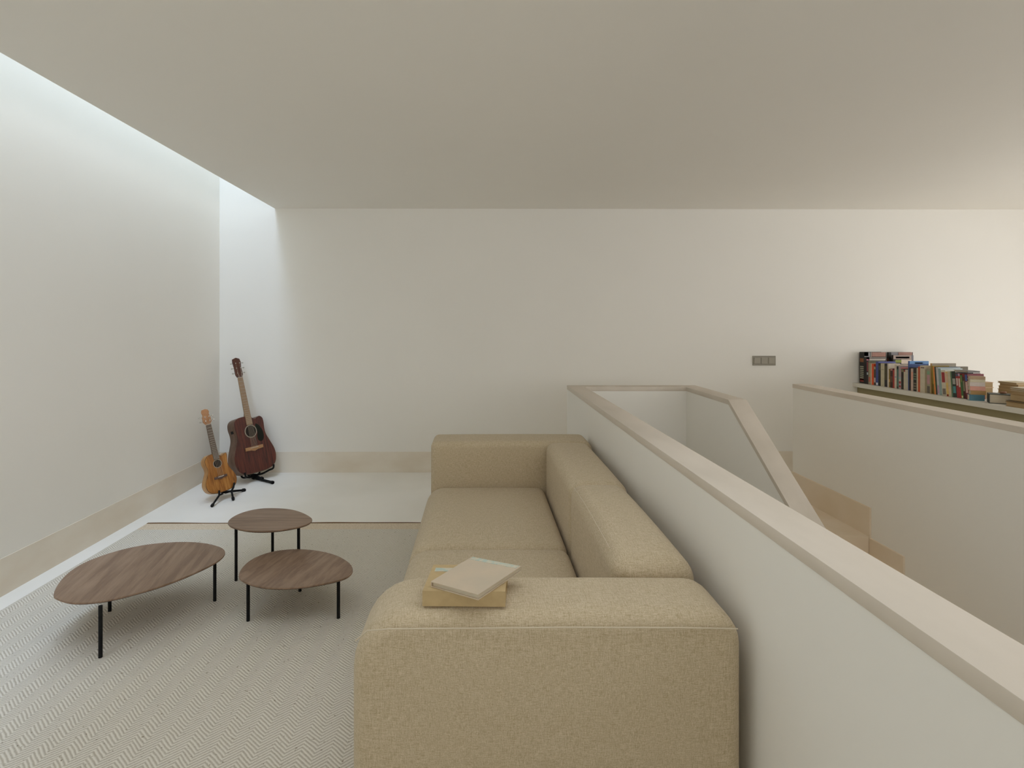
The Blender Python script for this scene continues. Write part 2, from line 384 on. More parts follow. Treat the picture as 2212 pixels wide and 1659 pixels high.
# ------------------------------------------------------------------ rug
RX0, RX1, RY0, RY1 = -2.30, 0.66, 0.25, 3.735
def rug_strip(name, m, y0, y1, parent, z1=.009, wav=0.0):
    bm = bmesh.new(); n = 90; top = []; bot = []
    rows = []
    for i in range(n + 1):
        x = RX0 + (RX1 - RX0) * i / n
        w = wav * (math.sin(x * 5.1) + .6 * math.sin(x * 11.3 + 1))
        rows.append([bm.verts.new((x, y0, z1)), bm.verts.new((x, y1 + w, z1)), bm.verts.new((x, y1 + w, .001)), bm.verts.new((x, y0, .001))])
    for a, b in zip(rows, rows[1:]):
        for k in range(4): bm.faces.new((a[k], b[k], b[(k + 1) % 4], a[(k + 1) % 4]))
    bm.faces.new(rows[0]); bm.faces.new(rows[-1][::-1])
    return finish(bm, name, m, parent)
rug = thing('rug', 'large cream herringbone wool rug under the sofa and coffee tables', 'rug', (0, 0, 0))
rug_strip('rug_pile', M['rug'], RY0, RY1 - .125, rug)
rug_strip('end_band', M['rug_end'], RY1 - .125, RY1 - .008, rug, z1=.0075, wav=.004)['label'] = 'tan flat-woven end band'
rug_strip('binding', M['rug_bind'], RY1 - .012, RY1, rug, z1=.009, wav=.004)['label'] = 'thin brown edge binding'

# ------------------------------------------------------------------ sofa
def loft(name, m, parent, x0, x1, z0, z1, y0, y1, rad, rend, bulge=0.0, crown=0.0, top_crown_y=0.0):
    """rounded-rectangle profile in XZ (rad = corner radii: left-bottom, right-bottom, right-top, left-top) lofted along Y with rounded ends"""
    K = 7; NS = 10
    def prof(i):
        a0, a1, b0, b1 = x0 + i, x1 - i, z0 + i, z1 - i
        out = []
        cs = [(a0, b0, 1, 1, PI), (a1, b0, -1, 1, 1.5 * PI), (a1, b1, -1, -1, 0), (a0, b1, 1, -1, .5 * PI)]
        cor = []
        for (cx, cz, sx, sz, ang), r in zip(cs, rad):
            r = max(r - i, 0.004)
            cor.append([(cx + sx * r + r * math.cos(ang + .5 * PI * k / K), cz + sz * r + r * math.sin(ang + .5 * PI * k / K)) for k in range(K + 1)])
        for q in range(4):
            out += cor[q]
            a, b = cor[q][-1], cor[(q + 1) % 4][0]
            for k in range(1, NS): out.append((a[0] + (b[0] - a[0]) * k / NS, a[1] + (b[1] - a[1]) * k / NS))
        return out
    rings = []
    cx, cz = (x0 + x1) / 2, (z0 + z1) / 2
    KE = 6
    base = prof(rend)
    def face(yf, sgn):
        rs = []
        for k in range(1, 6):
            t = k / 6
            rs.append(([(cx + (x - cx) * t, cz + (z - cz) * t) for x, z in base], yf - sgn * bulge * (1 - t * t)))
        return rs
    rings += face(y0, 1)
    for k in range(KE + 1):
        t = .5 * PI * k / KE
        rings.append((prof(rend * (1 - math.sin(t))), y0 + rend * (1 - math.cos(t))))
    ny = 8
    for k in range(1, ny): rings.append((prof(0), y0 + rend + (y1 - y0 - 2 * rend) * k / ny))
    for k in range(KE, -1, -1):
        t = .5 * PI * k / KE
        rings.append((prof(rend * (1 - math.sin(t))), y1 - rend * (1 - math.cos(t))))
    rings += face(y1, -1)[::-1]
    bm = bmesh.new(); R_ = []
    for pr, y in rings:
        row = []
        for x, z in pr:
            if crown:
                u = (x - cx) / (x1 - x0) * 2; v = (y - (y0 + y1) / 2) / (y1 - y0) * 2
                w = max(0, (z - cz) / (z1 - cz))
                z = z + crown * (1 - abs(u) ** 2.4) * (1 - abs(v) ** 2.4) * w ** 2
            row.append(bm.verts.new((x, y, z)))
        R_.append(row)
    n = len(R_[0])
    for a, b in zip(R_, R_[1:]):
        for k in range(n): bm.faces.new((a[k], a[(k + 1) % n], b[(k + 1) % n], b[k]))
    for row, s in ((R_[0], 1), (R_[-1], -1)):
        c = bm.verts.new((cx, row[0].co.y - s * bulge * .03, cz))
        for k in range(n): bm.faces.new((row[k], row[(k + 1) % n], c))
    return finish(bm, name, m, parent, True)

sofa = thing('sofa', 'oatmeal fabric two-seat sofa backed against the long parapet', 'sofa', (0, 0, 0))
fb = M['fabric']
AX0, AX1 = -.322, .664
loft('armrest', fb, sofa, AX0, AX1, .055, .657, 1.335, 1.565, (.05, .05, .085, .145), .046, bulge=.012, crown=.007)
loft('armrest', fb, sofa, AX0 + .03, AX1 + .012, .055, .680, 3.20, 3.465, (.04, .04, .05, .035), .035, bulge=.003, crown=.006)
loft('seat_cushion', fb, sofa, -.312, .385, .20, .418, 1.567, 2.325, (.05, .03, .045, .10), .045, bulge=.002, crown=.020)
loft('seat_cushion', fb, sofa, -.312, .385, .20, .418, 2.325, 3.203, (.05, .03, .045, .10), .045, bulge=.002, crown=.020)
loft('back_cushion', fb, sofa, .392, .645, .30, .690, 1.567, 2.345, (.03, .03, .075, .05), .055, bulge=.004, crown=.020)
loft('back_cushion', fb, sofa, .392, .655, .30, .685, 2.330, 3.203, (.03, .03, .06, .05), .055, bulge=.004, crown=.012)
loft('base_frame', fb, sofa, -.300, .655, .055, .215, 1.55, 3.25, (.02, .02, .02, .02), .01)
for x in (-.25, .6):
    for y in (1.42, 3.38):
        boxes('foot', M['rubber'], [(x - .03, x + .03, y - .03, y + .03, .0095, .058)], sofa)
# stitched seams
tube('seam', M['seam'], [(AX0 + .011, 1.345, .590), (AX0 + .045, 1.330, .624), (AX0 + .1, 1.3305, .628), (0, 1.3265, .631), (.2, 1.3255, .633), (.5, 1.329, .629), (AX1 - .02, 1.336, .622)], .0018, sofa, n=6)
tube('seam', M['seam'], [(.404, 1.66, .688), (.402, 1.8, .694), (.402, 2.0, .697), (.402, 2.2, .692), (.404, 2.29, .684)], .0012, sofa, n=6)

# ------------------------------------------------------------------ books on the sofa arm
def lying_book(label, cat, corners, z0, th, cov, pages, spine_side, name='book', group=None, board=.0025, patches=()):
    """corners: four XY points; spine_side i: the edge i->i+1 is the spine"""
    c = sum((Vector(p) for p in corners), Vector((0, 0))) / 4
    t = thing(name, label, cat, (c.x, c.y, z0), group=group)
    q = [Vector(p) - c for p in corners]
    def slab(a, b, sc_, nm, m):
        return prism(nm, m, [tuple(v * sc_) for v in q], 'z', a, b, t)
    bm = bmesh.new()
    def add_poly(pts, a, b):
        A = [bm.verts.new((*p, a)) for p in pts]; B = [bm.verts.new((*p, b)) for p in pts]
        bm.faces.new(A); bm.faces.new(B[::-1])
        for i in range(len(pts)): bm.faces.new((A[i], A[(i + 1) % len(pts)], B[(i + 1) % len(pts)], B[i]))
    add_poly(q, 0, board); add_poly(q, th - board, th)
    a, b = q[spine_side], q[(spine_side + 1) % 4]
    n = (q[(spine_side + 2) % 4] - b).normalized() * board
    add_poly([a, b, b + n, a + n], board, th - board)
    finish(bm, 'cover', cov, t)
    # page block inset on three sides
    ins = .004
    nq = []
    for i in range(4):
        p, nx, pv = q[i], q[(i + 1) % 4], q[i - 1]
        d1 = (nx - p).normalized(); d2 = (pv - p).normalized()
        s1 = board if i == spine_side + 1 - 4 * ((spine_side + 1) // 4) and False else ins
        nq.append(p + d1 * s1 + d2 * ins)
    prism('pages', pages, [tuple(v) for v in nq], 'z', board, th - board, t)
    for (pts, m, nm) in patches:
        bb = []
        for u, v in pts:
            bb.append(tuple(q[0].lerp(q[1], u).lerp(q[3].lerp(q[2], u), v)))
        prism(nm, m, bb, 'z', th, th + .0006, t)
    return t
M['book_tan'] = mat('tan_cloth_cover', (0.52, 0.385, 0.20), 0.8, col2=(0.47, 0.345, 0.175), scale=40)
M['book_buff'] = mat('buff_paper_cover', (0.58, 0.475, 0.35), 0.7, col2=(0.53, 0.45, 0.34), scale=12)
M['teal_print'] = mat('pale_teal_print', (0.44, 0.51, 0.44), 0.7, col2=(0.58, 0.54, 0.42), scale=70, lo=.45, hi=.55)
ZA = .6645
f0 = on_z(912.5, 1309.5, ZA); f1 = on_z(1091.5, 1311, ZA)
v = Vector((f1.x - f0.x, f1.y - f0.y)); nrm = Vector((-v.y, v.x)).normalized()
A = Vector((f0.x, f0.y)); B = Vector((f1.x, f1.y)); dep = .150
sk = Vector((.006, 0))
lying_book('thick tan hardcover book lying on the near sofa arm, bottom of the pair', 'book',
    [A, B, B + nrm * dep + v.normalized() * .012, A + nrm * dep + v.normalized() * .012], ZA, .039, M['book_tan'], M['paper'], 0, board=.003,
    patches=[([(.05, .72), (.30, .72), (.30, .86), (.05, .86)], M['teal_print'], 'cover_print')])
zb = ZA + .0398
cr4 = [on_z(*p, zb + .014) for p in ((930.6, 1256), (1033, 1284.5), (1126, 1223), (1019, 1202.5))]
lying_book('thin buff hardcover book resting askew on the thick tan book', 'book', [Vector((p.x, p.y)) for p in cr4], zb, .014,
    M['book_buff'], M['paper'], 3, board=.0022, patches=[([(.04, .90), (.96, .90), (.97, .995), (.03, .995)], M['teal_print'], 'cover_print')])

# ------------------------------------------------------------------ coffee tables
def px_outline(raw): return [(80 + u / 3.072, 1060 + v / 3.072) for u, v in raw]
def table(label, raw, H, leg_pts, m):
    P = [on_z(x, y, H) for x, y in px_outline(raw)]
    c = sum(P, Vector()) / len(P)
    t = thing('coffee_table', label, 'coffee table', (c.x, c.y, 0), group='walnut coffee tables')
    out = catmull([(p.x - c.x, p.y - c.y) for p in P], 5)
    # smooth the outline
    for _ in range(6):
        out = [tuple((out[i - 1][k] + 2 * out[i][k] + out[(i + 1) % len(out)][k]) / 4 for k in (0, 1)) for i in range(len(out))]
    bm = bmesh.new(); n = len(out)
    def ring(s, z): return [bm.verts.new((x * s, y * s, z)) for x, y in out]
    rs = [ring(.90, H - .016), ring(.985, H - .010), ring(1.0, H - .006)]
    for a, b in zip(rs, rs[1:]):
        for k in range(n): bm.faces.new((a[k], a[(k + 1) % n], b[(k + 1) % n], b[k]))
    bm.faces.new(rs[0][::-1]); bm.faces.new(rs[-1])
    finish(bm, 'table_underside', M['walnut_edge'], t, True, R(35))['label'] = 'dark chamfered lower edge'
    bm = bmesh.new()
    rs = [ring(1.0, H - .006), ring(1.0, H - .0015), ring(.997, H)]
    for a, b in zip(rs, rs[1:]):
        for k in range(n): bm.faces.new((a[k], a[(k + 1) % n], b[(k + 1) % n], b[k]))
    bm.faces.new(rs[0][::-1]); bm.faces.new(rs[-1])
    finish(bm, 'tabletop', m, t, True, R(35))
    for (x, y) in leg_pts:
        l = tube('leg', M['black_metal'], [(x - c.x, y - c.y, .0095), (x - c.x, y - c.y, H - .0155)], .0078, t, n=14)
    return t
TL = [(105, 690), (150, 600), (250, 510), (400, 440), (600, 380), (800, 347), (1000, 338), (1130, 350), (1220, 375), (1250, 402), (1235, 440), (1170, 485), (1000, 565), (800, 640), (600, 695), (450, 730), (300, 745), (200, 740), (130, 715)]
TR = [(1335, 565), (1360, 510), (1430, 450), (1550, 405), (1700, 386), (1850, 395), (1980, 425), (2070, 475), (2098, 520), (2080, 560), (2010, 592), (1850, 625), (1700, 643), (1550, 645), (1430, 625), (1360, 595)]
TT = [(1262, 210), (1300, 172), (1380, 138), (1480, 118), (1570, 115), (1680, 122), (1760, 145), (1815, 175), (1828, 195), (1800, 220), (1720, 243), (1600, 262), (1480, 268), (1380, 262), (1290, 238)]
g = lambda x, y: tuple(on_z(x, y, .0095)[:2])
table('largest oval walnut coffee table with black legs, nearest the left wall', TL, .238, [g(217, 1420), g(464, 1298), g(237, 1320)], M['walnut_a'])
table('lowest egg-shaped walnut coffee table, the one closest to the sofa', TR, .207, [g(536, 1341), g(731, 1335), g(648, 1277)], M['walnut_b'])
table('tallest and smallest egg-shaped walnut table, standing behind the other two', TT, .325, [g(510, 1254), (-1.20, 3.12), (-.952, 2.83)], M['walnut_c'])

# ------------------------------------------------------------------ guitars
def rot_outline(P, dx=0): return [(x + dx, z) for x, z in P]
def guitar(name, label, cat, loc, rot, S):
    t = thing(name, label, cat, loc, rot)
    out = catmull(S['outline'], 5)
    T = S['depth']
    prism('body', S['side'], out, 'y', .002, T, t, bevel=.003)
    # soundboard ring of dark binding and the top itself
    def scaled(k): 
        cz = sum(z for _, z in out) / len(out)
        return [(x * k, cz + (z - cz) * k) for x, z in out]
    prism('binding', S['bind'], scaled(1.004), 'y', -.0002, .0022, t)
    prism('soundboard', S['top'], scaled(.985), 'y', -.0018, .0005, t)
    hz, hr = S['hole']
    disc = [(hr * math.cos(2 * PI * k / 40), hz + hr * math.sin(2 * PI * k / 40)) for k in range(40)]
    prism('sound_hole', M['hole'], disc, 'y', -.0024, -.0016, t)
    bm = bmesh.new(); n = 40
    a = [[bm.verts.new((r * math.cos(2 * PI * k / n), y, hz + r * math.sin(2 * PI * k / n))) for k in range(n)] for r, y in ((hr, -.0018), (hr, -.0032), (hr * S['ros'], -.0032), (hr * S['ros'], -.0018))]
    for q in range(3):
        for k in range(n): bm.faces.new((a[q][k], a[q][(k + 1) % n], a[q + 1][(k + 1) % n], a[q + 1][k]))
    finish(bm, 'rosette', M['rosette'], t)
    if 'pick' in S:
        prism('pickguard', M['pick'], catmull(S['pick'], 6), 'y', -.0030, -.0017, t)
    bw, bz, bh = S['bridge']
    bp = [(-bw, bz - bh * .5), (-bw * .35, bz - bh * .62), (0, bz - bh), (bw * .35, bz - bh * .62), (bw, bz - bh * .5), (bw, bz + bh * .5), (-bw, bz + bh * .5)]
    prism('bridge', S['bridge_m'], bp, 'y', -.011, -.0015, t, bevel=.001)
    boxes('saddle', M['bone'], [(-bw * .45, bw * .45, -.0145, -.010, bz + .001, bz + .006)], t)
    z0, z1, wa, wb = S['fb']          # fretboard bottom / nut, widths
    def taper(zz): return wa + (wb - wa) * (zz - z0) / (z1 - z0)
    zt = S['ntop']
    bm = bmesh.new(); rows = []
    for zz, d in ((zt - .06, T * .55), (zt - .01, T * .50), (zt + .035, .026), (z1 - .03, .020), (z1, .018)):
        w = taper(zz) / 2
        rows.append([bm.verts.new((w * math.cos(PI * k / 8), .001 + d * math.sin(PI * k / 8), zz)) for k in range(9)])
    for r0, r1 in zip(rows, rows[1:]):
        for k in range(8): bm.faces.new((r0[k], r0[k + 1], r1[k + 1], r1[k]))
        bm.faces.new((r0[8], r0[0], r1[0], r1[8]))
    bm.faces.new(rows[0]); bm.faces.new(rows[-1][::-1])
    finish(bm, 'neck', S['neck_m'], t, True, R(50))
    fb_ = prism('fretboard', S['fb_m'], [(-wa / 2, z0), (wa / 2, z0), (wb / 2, z1), (-wb / 2, z1)], 'y', -.0075, .001, t)
    scale_l = z1 - bz
    for k in range(1, S['frets'] + 1):
        zf = z1 - scale_l * (1 - 2 ** (-k / 12.0))
        if zf < z0 + .004: break
        w = taper(zf) / 2
        boxes('fret', M['fret'], [(-w, w, -.0092, -.0072, zf - .0011, zf + .0011)], fb_)
    boxes('nut', M['bone'], [(-wb / 2, wb / 2, -.0105, .003, z1, z1 + .005)], t)
    hd = prism('headstock', S['head_m'], S['head'], 'y', -.002, .014, t, bevel=.002)
    ns = S['strings']; half = ns // 2
    for k in range(ns):
        x0 = (k - (ns - 1) / 2) * S['sp0']; x1 = (k - (ns - 1) / 2) * S['sp1']
        side = -1 if k < half else 1; j = (half - 1 - k if k < half else k - half)
        pz = S['peg_z'][j]; px = side * S['peg_x']
        tube('string', M['string'], [(x0, -.0145, bz + .004), (x1, -.0108, z1 + .002), (px, -.006, pz)], .0009, t, n=5)
    for side in (-1, 1):
        for pz in S['peg_z']:
            pg = tube('tuning_peg', M['chrome'], [(side * S['peg_x'], -.008, pz), (side * S['peg_x'], .0, pz)], .005, t, n=10)
            tube('tuning_key', S.get('key_m', M['chrome']), [(side * (S['hw']), .008, pz), (side * (S['hw'] + .014), .008, pz), (side * (S['hw'] + .016), .008, pz), (side * (S['hw'] + .028), .008, pz)], [.002, .002, .0055, .0055], pg, n=8)
    if 'preamp' in S:
        x, z, w, h = S['preamp']
        boxes('preamp_panel', M['rubber'], [(x - .004, x + .002, T * .28, T * .28 + w, z - h / 2, z + h / 2)], t)['label'] = 'black control panel on the side'
    return t

DR = [(0, 0), (-.10, .004), (-.17, .035), (-.198, .10), (-.195, .17), (-.165, .25), (-.142, .31), (-.138, .36), (-.146, .42), (-.136, .47), (-.10, .497), (-.03, .504), (.022, .502),
      (.036, .482), (.062, .468), (.088, .480), (.112, .484), (.136, .462), (.140, .42), (.136, .36), (.142, .31), (.165, .25), (.195, .17), (.198, .10), (.17, .035), (.10, .004)]
big = dict(outline=DR, depth=.108, side=M['mahogany_side'], bind=M['mahogany_side'], top=M['mahogany'], hole=(.365, .050), ros=1.16,
    pick=[(.050, .385), (.062, .345), (.052, .315), (.055, .275), (.085, .258), (.112, .285), (.116, .34), (.098, .385), (.075, .415), (.056, .420)],
    bridge=(.085, .215, .028), bridge_m=M['bridge_tan'], fb=(.425, .855, .056, .044), fb_m=M['pale_fret'], ntop=.50, neck_m=M['neck_wood'], frets=20,
    head=[(-.022, .86), (.022, .86), (.034, .885), (.030, .95), (.036, 1.0), (.028, 1.03), (-.004, 1.042), (-.036, 1.030), (-.040, 1.0), (-.034, .95), (-.034, .885)],
    head_m=M['head_dark'], strings=6, sp0=.0105, sp1=.0072, peg_z=(.900, .945, .990), peg_x=.019, hw=.034, preamp=(-.140, .40, .038, .050))
G1 = guitar('acoustic_guitar', 'large dark red cutaway acoustic guitar on a stand in the corner', 'guitar', (-1.955, 4.765, .080), (R(-15.5), R(-2.4), R(56)), big)
UK = [(x * 1.07, z * 1.02) for x, z in [(0, 0), (-.055, .003), (-.095, .024), (-.113, .062), (-.111, .10), (-.092, .143), (-.077, .175), (-.077, .205), (-.085, .24), (-.080, .272), (-.056, .296), (-.02, .302), (.014, .300),
      (.022, .284), (.040, .270), (.060, .276), (.078, .284), (.082, .262), (.074, .215), (.077, .18), (.092, .143), (.111, .10), (.113, .062), (.095, .024), (.055, .003)]]
sm = dict(outline=UK, depth=.072, side=M['koa_side'], bind=M['binding'], top=M['koa'], hole=(.225, .029), ros=1.18,
    bridge=(.050, .118, .018), bridge_m=M['bridge_dark'], fb=(.257, .540, .046, .037), fb_m=M['dark_fret'], ntop=.302, neck_m=M['neck_wood'], frets=19,
    head=[(-.018, .545), (.018, .545), (.032, .565), (.030, .60), (.022, .625), (.028, .645), (.020, .662), (0, .668), (-.022, .664), (-.030, .645), (-.024, .622), (-.032, .60), (-.033, .565)],
    head_m=M['head_light'], strings=4, sp0=.012, sp1=.009, peg_z=(.573, .605), peg_x=.016, hw=.030, preamp=(-.083, .135, .026, .034))
G2 = guitar('ukulele', 'small honey brown ukulele on a low black stand, in front of the red guitar', 'ukulele', (-2.018, 4.25, .066), (R(-15), R(-5.8), R(53)), sm)

def foot_tube(parent, a, b, r=.009, nm='leg'):
    l = tube(nm, M['rubber'], [a, b], r, parent, n=10)
    d = (Vector(b) - Vector(a)).normalized()
    tube('rubber_foot', M['rubber'], [Vector(b) - d * .03, Vector(b) - d * .024, Vector(b) - d * .006, Vector(b)], [r * 1.1, r * 1.55, r * 1.55, r * 1.1], l, n=12)
    return l
def loc_pt(G, p):
    m = Matrix.LocRotScale(G.location, G.rotation_euler, None)
    return m @ Vector(p)
# stand of the large guitar
s1 = thing('guitar_stand', 'black folding stand with a crossbar foot holding the dark red guitar', 'guitar stand', (0, 0, 0))
bl = Vector((-2.03, 4.82, .014)); br = Vector((-1.79, 4.665, .014)); mid = (bl + br) / 2
back_hub = loc_pt(G1, (0, .128, .02)); 
hub = loc_pt(G1, (0.0, .05, -.022))
fb1 = tube('foot_bar', M['rubber'], [bl, br], .011, s1)
for p in (bl, br): tube('rubber_foot', M['rubber'], [p + (mid - p).normalized() * .02, p], [.0145, .0145], fb1, n=12)
foot_tube(s1, hub, Vector((-2.12, 4.93, .014)), .010, 'leg')
foot_tube(s1, hub + Vector((0, 0, -.01)), mid + Vector((0, 0, .008)), .011, 'post')
for sx in (-1, 1):
    pts = [hub, loc_pt(G1, (sx * .06, .045, -.026)), loc_pt(G1, (sx * .115, .02, -.018 + .006)), loc_pt(G1, (sx * .135, -.014, -.004)), loc_pt(G1, (sx * .142, -.022, .028))]
    tube('cradle_arm', M['rubber'], catmull([tuple(p) for p in pts], 5, False), .0085, s1)
    pts = [hub, loc_pt(G1, (sx * .05, .09, -.022)), loc_pt(G1, (sx * .085, .125, -.01)), loc_pt(G1, (sx * .09, .128, .05))]
    tube('rear_arm', M['rubber'], catmull([tuple(p) for p in pts], 5, False), .008, s1)
# stand of the ukulele
s2 = thing('guitar_stand', 'small black A-frame stand with splayed legs under the ukulele', 'guitar stand', (0, 0, 0))
fl, fr, rr = on_z(457, 1094, .008), on_z(504, 1080, .008), on_z(530, 1058.5, .008)
hl = loc_pt(G2, (-.045, -.012, -.014)); hr_ = loc_pt(G2, (.055, -.008, -.016)); hb = loc_pt(G2, (.02, .082, -.006))
foot_tube(s2, hl, fl, .0075); foot_tube(s2, hr_, fr, .0075)
foot_tube(s2, hb, rr, .009)
foot_tube(s2, hb, on_z(470, 1060, .008), .0075)
tube('cross_bar', M['rubber'], [hl, loc_pt(G2, (0, .03, -.016)), hb], .007, s2)
tube('cross_bar', M['rubber'], [hr_, loc_pt(G2, (.03, .04, -.018)), hb], .007, s2)
for sx, h in ((-1, hl), (1, hr_)):
    tip = loc_pt(G2, (sx * (.040 if sx < 0 else .088), -.016, .022 if sx < 0 else .040))
    midp = loc_pt(G2, (sx * (.045 if sx < 0 else .072), -.017, .004 if sx < 0 else .008))
    tube('cradle_arm', M['rubber'], [h, midp, tip], [.008, .0078, .0065], s2)

# ------------------------------------------------------------------ shelf and books
SHX, SHZ = 3.51, .837
shelf = boxes('shelf', M['shelf'], [(SHX, 4.15, -1.0, YB, SHZ - .036, SHZ)], bevel=.0015)
shelf['label'] = 'long pale shelf counter carrying the books behind the right parapet'; shelf['category'] = 'shelf'
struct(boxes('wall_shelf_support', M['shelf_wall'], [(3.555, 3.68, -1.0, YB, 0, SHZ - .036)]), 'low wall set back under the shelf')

ORD = ['first', 'second', 'third', 'fourth', 'fifth', 'sixth', 'seventh', 'eighth', 'ninth', 'tenth', 'eleventh', 'twelfth', 'thirteenth', 'fourteenth', 'fifteenth',
       'sixteenth', 'seventeenth', 'eighteenth', 'nineteenth', 'twentieth', 'twenty-first', 'twenty-second', 'twenty-third', 'twenty-fourth', 'twenty-fifth',
       'twenty-sixth', 'twenty-seventh', 'twenty-eighth', 'twenty-ninth', 'thirtieth', 'thirty-first', 'thirty-second', 'thirty-third', 'thirty-fourth',
       'thirty-fifth', 'thirty-sixth', 'thirty-seventh', 'thirty-eighth', 'thirty-ninth', 'fortieth', 'forty-first', 'forty-second', 'forty-third', 'forty-fourth', 'forty-fifth', 'forty-sixth', 'forty-seventh', 'forty-eighth']
_bm = {}
def bmat(c):
    if c not in _bm:
        l = srgb(*c)[:3]; k = 1.28
        l = tuple(min(x * k, .85) for x in l)
        _bm[c] = mat('book_cover_%d_%d_%d' % c, l, .55, col2=tuple(x * .88 for x in l), scale=30)
    return _bm[c]
XS = 3.56
def standing(xl, xr, ytop, col, desc, depth, lean=0.0, marks=(), cover=(), k=0, X=XS, group='books standing in the shelf row', label=None, ground=None):
    sL, sR = (xl - VX) / X, (xr - VX) / X
    yf, yn = F_PX / sL, F_PX / sR - 0.0
    th = max((yf - yn) * (.99 if lean else 1) - .0006, .004)
    H = EYE - (ytop - VY) / ((sL + sR) / 2) - SHZ
    lab = label or f'{desc}, {ORD[k]} along from the wall'
    a = R(lean)
    # a leaning book pivots on its far-lower (lean > 0: top tips towards the back wall) edge
    t = thing('book', lab, 'book', (X, yf - .0003, SHZ + (th * math.sin(a) if False else 0.0004)), (-a, 0, 0), group=group)
    Hh = H / math.cos(a) - .0005
    c = bmat(col); bd = min(.0022, th * .22)
    boxes('cover', c, [(0, depth, -bd, 0, 0, Hh), (0, depth, -th, -th + bd, 0, Hh), (0, bd, -th + bd, -bd, 0, Hh)], t)
    boxes('pages', M['paper_v'], [(bd, depth - .004, -th + bd, -bd, .003, Hh - .004)], t)
    for (z0, z1, mc) in marks:   # bands and title marks on the spine, heights as fractions
        boxes('spine_mark', bmat(mc), [(-.0006, .0002, -th * .86, -th * .14, z0 * Hh, z1 * Hh)], t)
    for (u0, u1, z0, z1, mc) in cover:   # printed fields on the cover that faces the camera
        boxes('cover_print', bmat(mc), [(u0 * depth, u1 * depth, -th - .0006, -th + .0002, z0 * Hh, z1 * Hh)], t)
    return t
BLK, CRM, WHT = (28, 24, 20), (186, 176, 152), (196, 188, 174)
letters = lambda z0, z1, n, c: tuple((z0 + (z1 - z0) * i / n, z0 + (z1 - z0) * (i + .55) / n, c) for i in range(n))
